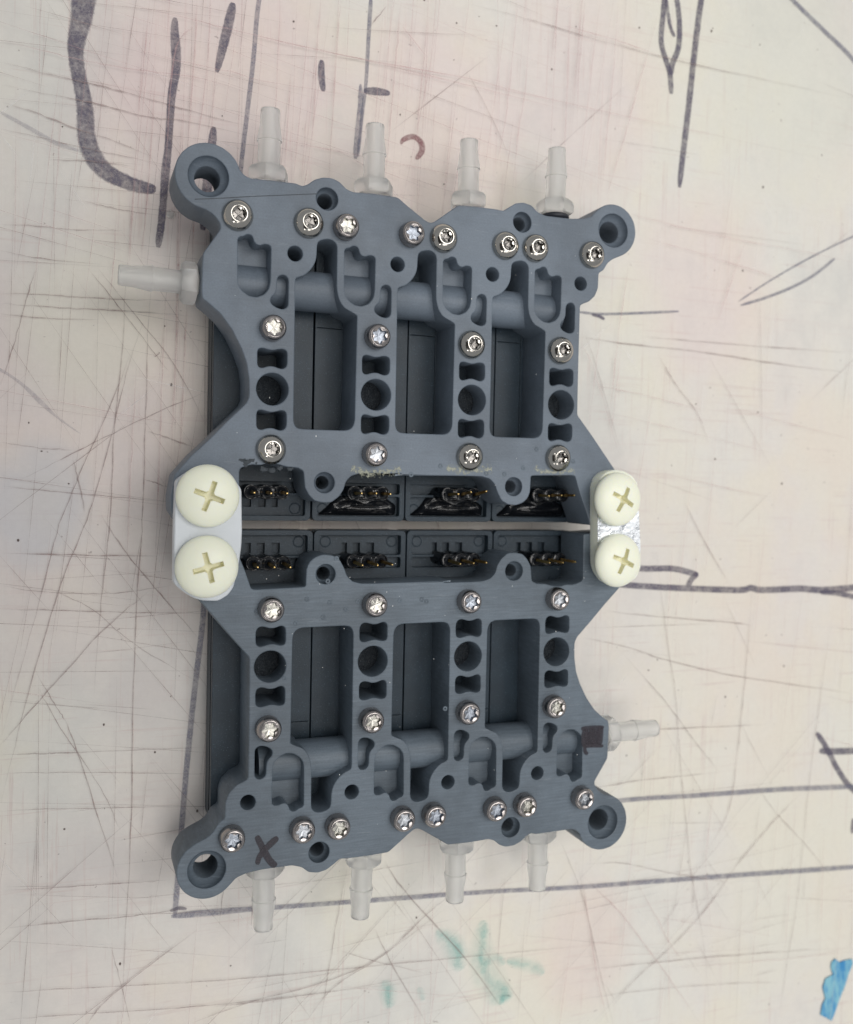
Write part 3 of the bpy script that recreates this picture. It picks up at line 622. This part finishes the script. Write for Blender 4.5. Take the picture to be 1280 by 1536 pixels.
PINS0 = [[(382, 739), (407, 740), (431, 740)], [(543, 740), (565, 740), (586, 741)], [(688, 741), (707, 738), (730, 737)], [(824, 744), (843, 743), (862, 743)]]
PINS1 = [[(387, 851), (412, 851), (436, 851)], [(544, 848), (567, 848), (589, 847)], [(691, 846), (711, 845), (730, 844)], [(825, 844), (845, 844), (864, 843)]]
HD0 = [(400, 738), (553, 740), (692, 742), (826, 743)]; HD1 = [(403, 845), (551, 842), (692, 840), (822, 839)]
X0 = [-3.175, -1.60, -.035, 1.53]; X1 = [-3.125, -1.56, .008, 1.573]
for row in (0, 1):
    for k in range(4):
        if row == 0: Mv = Matrix.Translation((X0[k]+.008, -.082, 0))
        else: Mv = Matrix.Translation((X1[k]+1.553, -.232, 0)) @ Matrix.Rotation(PI, 4, 'Z')
        lab = 'black valve with glossy glue smeared below its pins' if (row == 0 and k) else 'black valve with clean connector recess'
        v = child('valve', vt, M_black, root, Mv, lab); child('recess_floor', vf, M_floor, v, Mv)
        q = U((HD0, HD1)[row][k], -.40); Mh = Matrix.Translation((q.x, q.y, 0)) @ (Matrix() if row == 0 else Matrix.Rotation(PI, 4, 'Z'))
        child('pin_header', head_me, M_pot, v, Mh); child('potting_rim', men_me, M_pot, v, Mh)
        for j, p in enumerate((PINS0, PINS1)[row][k]):
            tip = U(p, -.05); bx = q.x+(j-1)*.232; by = q.y
            d = Vector((tip.x-bx, tip.y-by)); sh = Matrix.Identity(4); sh[0][2] = d.x/.35; sh[1][2] = d.y/.35
            pm = pin_me.copy(); pm.transform(Matrix.Translation((0, 0, -.40)) @ sh @ Matrix.Translation((0, 0, .40)))
            child('pin', pm, M_gold, v, Matrix.Translation((bx, by, 0)))
        if row == 0 and k: child('glue', glue_me, M_pot, v, Mv)
# ---------------------------------------------------------------- barbed fittings
def barb_mesh():
    bm = bmesh.new()
    prof = [(.085, 1.19), (.12, 1.205), (.142, 1.195), (.148, 1.16), (.150, .98), (.188, .70), (.187, .688), (.172, .68), (.168, .62), (.168, .30), (.178, .27), (.185, .262)]
    lathe(bm, prof, 36)
    lathe(bm, [(.085, 1.19), (.082, .9), (.08, .1)], 24)
    rings = []
    for rr_, z in ((.185, .262), (.255, .262), (.272, .24), (.285, .20), (.285, .05), (.27, .02), (.2, .0)):
        rings.append([bm.verts.new((rr_*(1.10 if .05 <= z <= .22 and i % 4 == 0 else 1.0 if i % 4 else 1.04)*math.cos(2*PI*i/24)*(1 if i % 4 == 0 else (.975 if i % 4 in (1, 3) else .955)), rr_*(1.10 if .05 <= z <= .22 and i % 4 == 0 else 1.0 if i % 4 else 1.04)*math.sin(2*PI*i/24)*(1 if i % 4 == 0 else (.975 if i % 4 in (1, 3) else .955)), z)) for i in range(24)])
    for a, b in zip(rings, rings[1:]):
        for i in range(24): bm.faces.new((a[i-1], a[i], b[i], b[i-1]))
    lathe(bm, [(.2, 0), (.15, -.01), (.15, -.25), (.02, -.25)], 24)
    return from_bm(bm, 'hose_barb', 28)
barb = barb_mesh(); barb.transform(Matrix.Diagonal((1, 1, .92, 1)))
bm = bmesh.new()
for i in range(1):
    n1, n2 = 32, 10; R0, R1 = .20, .045; vs = [[bm.verts.new(((R0+R1*math.cos(2*PI*b/n2))*math.cos(2*PI*a/n1), (R0+R1*math.cos(2*PI*b/n2))*math.sin(2*PI*a/n1), R1*math.sin(2*PI*b/n2)-.04)) for b in range(n2)] for a in range(n1)]
    for a in range(n1):
        for b in range(n2): bm.faces.new((vs[a-1][b-1], vs[a][b-1], vs[a][b], vs[a-1][b]))
oring = from_bm(bm, 'rubber_ring')
FZ = -.42
FITS = [((406, 164), 90), ((563, 187), 90), ((704, 210), 90), ((836, 223), 90), ((177, 412), 180), ((395, 1394), 270), ((540, 1376), 270), ((682, 1352), 270), ((806, 1334), 270), ((984, 1092), 0)]
for i, (p, ang) in enumerate(FITS):
    t_ = U(p, FZ); a = math.radians(ang)+random.gauss(0, .012)
    base = Vector((t_.x-1.11*math.cos(a), t_.y-1.11*math.sin(a), FZ))
    Mf = Matrix.Translation(base) @ Matrix.Rotation(a, 4, 'Z') @ Matrix.Rotation(PI/2, 4, 'Y') @ Matrix.Rotation(random.uniform(0, 1), 4, 'Z')
    f = child('hose_barb', barb, M_fit, root, Mf)
    if i in (3, 5, 9): child('rubber_ring', oring, M_ring, f, Mf)
# ---------------------------------------------------------------- nylon bridges and screws
SZ = .25
GL = ZM(250, 690, 6.984); GR = ZM(860, 690, 7.315)
lo = rnd(GL([(98, 215), (85, 500), (78, 850), (72, 1280), (110, 1330), (200, 1400), (290, 1450), (380, 1475), (540, 1478), (640, 1420), (700, 1340), (740, 1180), (765, 1050), (785, 900), (792, 750), (786, 310), (760, 268), (690, 180), (600, 110), (450, 78), (320, 88), (210, 130)], SZ), .04, 2)
ro = rnd(GR([(268, 300), (300, 190), (370, 130), (470, 105), (560, 120), (650, 170), (715, 260), (722, 620), (745, 900), (745, 1180), (700, 1290), (600, 1365), (480, 1385), (370, 1340), (300, 1240), (272, 1150)], SZ), .05, 3)
bm = bmesh.new(); solid(bm, lo, [], .002, SZ, .02); link_l = child('spacer_bar', from_bm(bm, 'spacer_bar'), M_spc, root, Matrix(), 'wide milky white spacer bar bridging the plates at the left')
bm = bmesh.new(); solid(bm, ro, [], .002, SZ, .02)
link_r = child('spacer_bar', from_bm(bm, 'spacer_bar'), M_nyl, root, Matrix(), 'narrow spacer bar with shiny metal face at the right')
alu = GR([(270, 560), (722, 560), (740, 960), (735, 1040), (275, 1040)], SZ+.006)
bm = bmesh.new(); solid(bm, alu, [], SZ-.003, SZ+.006, .002); child('metal_foil', from_bm(bm, 'metal_foil'), M_alu, link_r, Matrix())
bm = bmesh.new(); N_ = 72
prof = [(.40, 0), (.435, .02), (.445, .07)]+[(.445*math.cos(a), .07+.20*math.sin(a)) for a in [PI/2*f/16 for f in range(1, 16)]]
rg = lathe(bm, prof, N_); bm.faces.new(rg[-1]); bm.faces.new(rg[0][::-1])
head = from_bm(bm, 'nylon_head', 60)
bm = bmesh.new(); a_, b_ = .24, .042
def cross(z, f, g): 
    b2, a2 = b_*g, a_*f
    return [Vector((x, y)) for x, y in ((b2, a2), (b2, b2*1.7), (b2*1.7, b2), (a2, b2), (a2, -b2), (b2*1.7, -b2), (b2, -b2*1.7), (b2, -a2), (-b2, -a2), (-b2, -b2*1.7), (-b2*1.7, -b2), (-a2, -b2), (-a2, b2), (-b2*1.7, b2), (-b2, b2*1.7), (-b2, a2))]
c0 = [bm.verts.new((v.x, v.y, .13)) for v in cross(0, .8, .6)]; c1 = [bm.verts.new((v.x, v.y, .4)) for v in cross(0, 1.08, 1.25)]
for i in range(16): bm.faces.new((c0[i-1], c0[i], c1[i], c1[i-1]))
bm.faces.new(c0); bm.faces.new(c1)
bmesh.ops.recalc_face_normals(bm, faces=bm.faces)
cut = bpy.data.meshes.new('cross_cut'); bm.to_mesh(cut); bm.free()
cut.materials.append(M_nyl2); head.materials.append(M_nyl); head.materials.append(M_nyl2)
for p_ in cut.polygons: p_.material_index = 0
ho = bpy.data.objects.new('head_build', head); co = bpy.data.objects.new('cut_build', cut)
S.collection.objects.link(ho); S.collection.objects.link(co)
md = ho.modifiers.new('b', 'BOOLEAN'); md.object = co; md.operation = 'DIFFERENCE'; md.solver = 'EXACT'; md.material_mode = 'TRANSFER'
dg = bpy.context.evaluated_depsgraph_get()
hm = bpy.data.meshes.new_from_object(ho.evaluated_get(dg)); hm.name = 'nylon_screw'
bpy.data.objects.remove(ho); bpy.data.objects.remove(co)
for p, ang, tl in (((312.5, 744), -20, (0, 0)), ((311, 850.5), 15, (0, .0)), ((928, 749), -27, (0.0, .05)), ((928.4, 841), -22, (0, .06))):
    q = U(p, SZ+.12)
    child('nylon_screw', hm, None, root, Matrix.Translation((q.x, q.y, SZ+.003)) @ Matrix.Rotation(tl[1], 4, 'Y') @ Matrix.Rotation(math.radians(ang), 4, 'Z'))
# ---------------------------------------------------------------- small things on the board
def blob(name, px, s, mat, label, cat, seed):
    q = U(px, TABLE); bm = bmesh.new(); r = random.Random(seed)
    bmesh.ops.create_icosphere(bm, subdivisions=2, radius=s)
    for v in bm.verts: v.co = Vector((v.co.x*r.uniform(.7, 1.3), v.co.y*r.uniform(.8, 1.5), v.co.z*.35+s*.3))
    o = link(name, from_bm(bm, name, 20), mat, None, (q.x, q.y, TABLE+.004)); o['label'] = label; o['category'] = cat
blob('plastic_chip', (256, 322), .055, M_fit, 'small clear plastic crumb on the board beside the upper left ear', 'plastic crumb', 1)
T = ZM(860, 1120, 3.048)
bm = bmesh.new(); solid(bm, T([(1178, 985), (1195, 968), (1215, 985), (1240, 975), (1272, 970), (1276, 990), (1255, 1040), (1240, 1090), (1215, 1150), (1195, 1210), (1178, 1252), (1150, 1235), (1128, 1225), (1135, 1180), (1150, 1150), (1138, 1100), (1150, 1060), (1185, 1040), (1175, 1010)], TABLE), [], TABLE+.012, TABLE+.03, .004)
o = link('tape_scrap', from_bm(bm, 'tape_scrap'), M_blue); o['label'] = 'torn scrap of blue tape stuck to the board at its lower right corner'; o['category'] = 'tape'
# the phone that takes the picture, held behind the lens; it shades the board below
bm = bmesh.new(); box(bm, -6.9, 1.9, -9.2, 7.8, 3.0, 3.8, .25, 3)
ph = link('phone', from_bm(bm, 'phone'), M_phone); ph.matrix_world = Matrix.Translation(CAM_LOC) @ RM.to_4x4()
ph['label'] = 'dark phone held above the board, its lens taking the picture'; ph['category'] = 'phone'
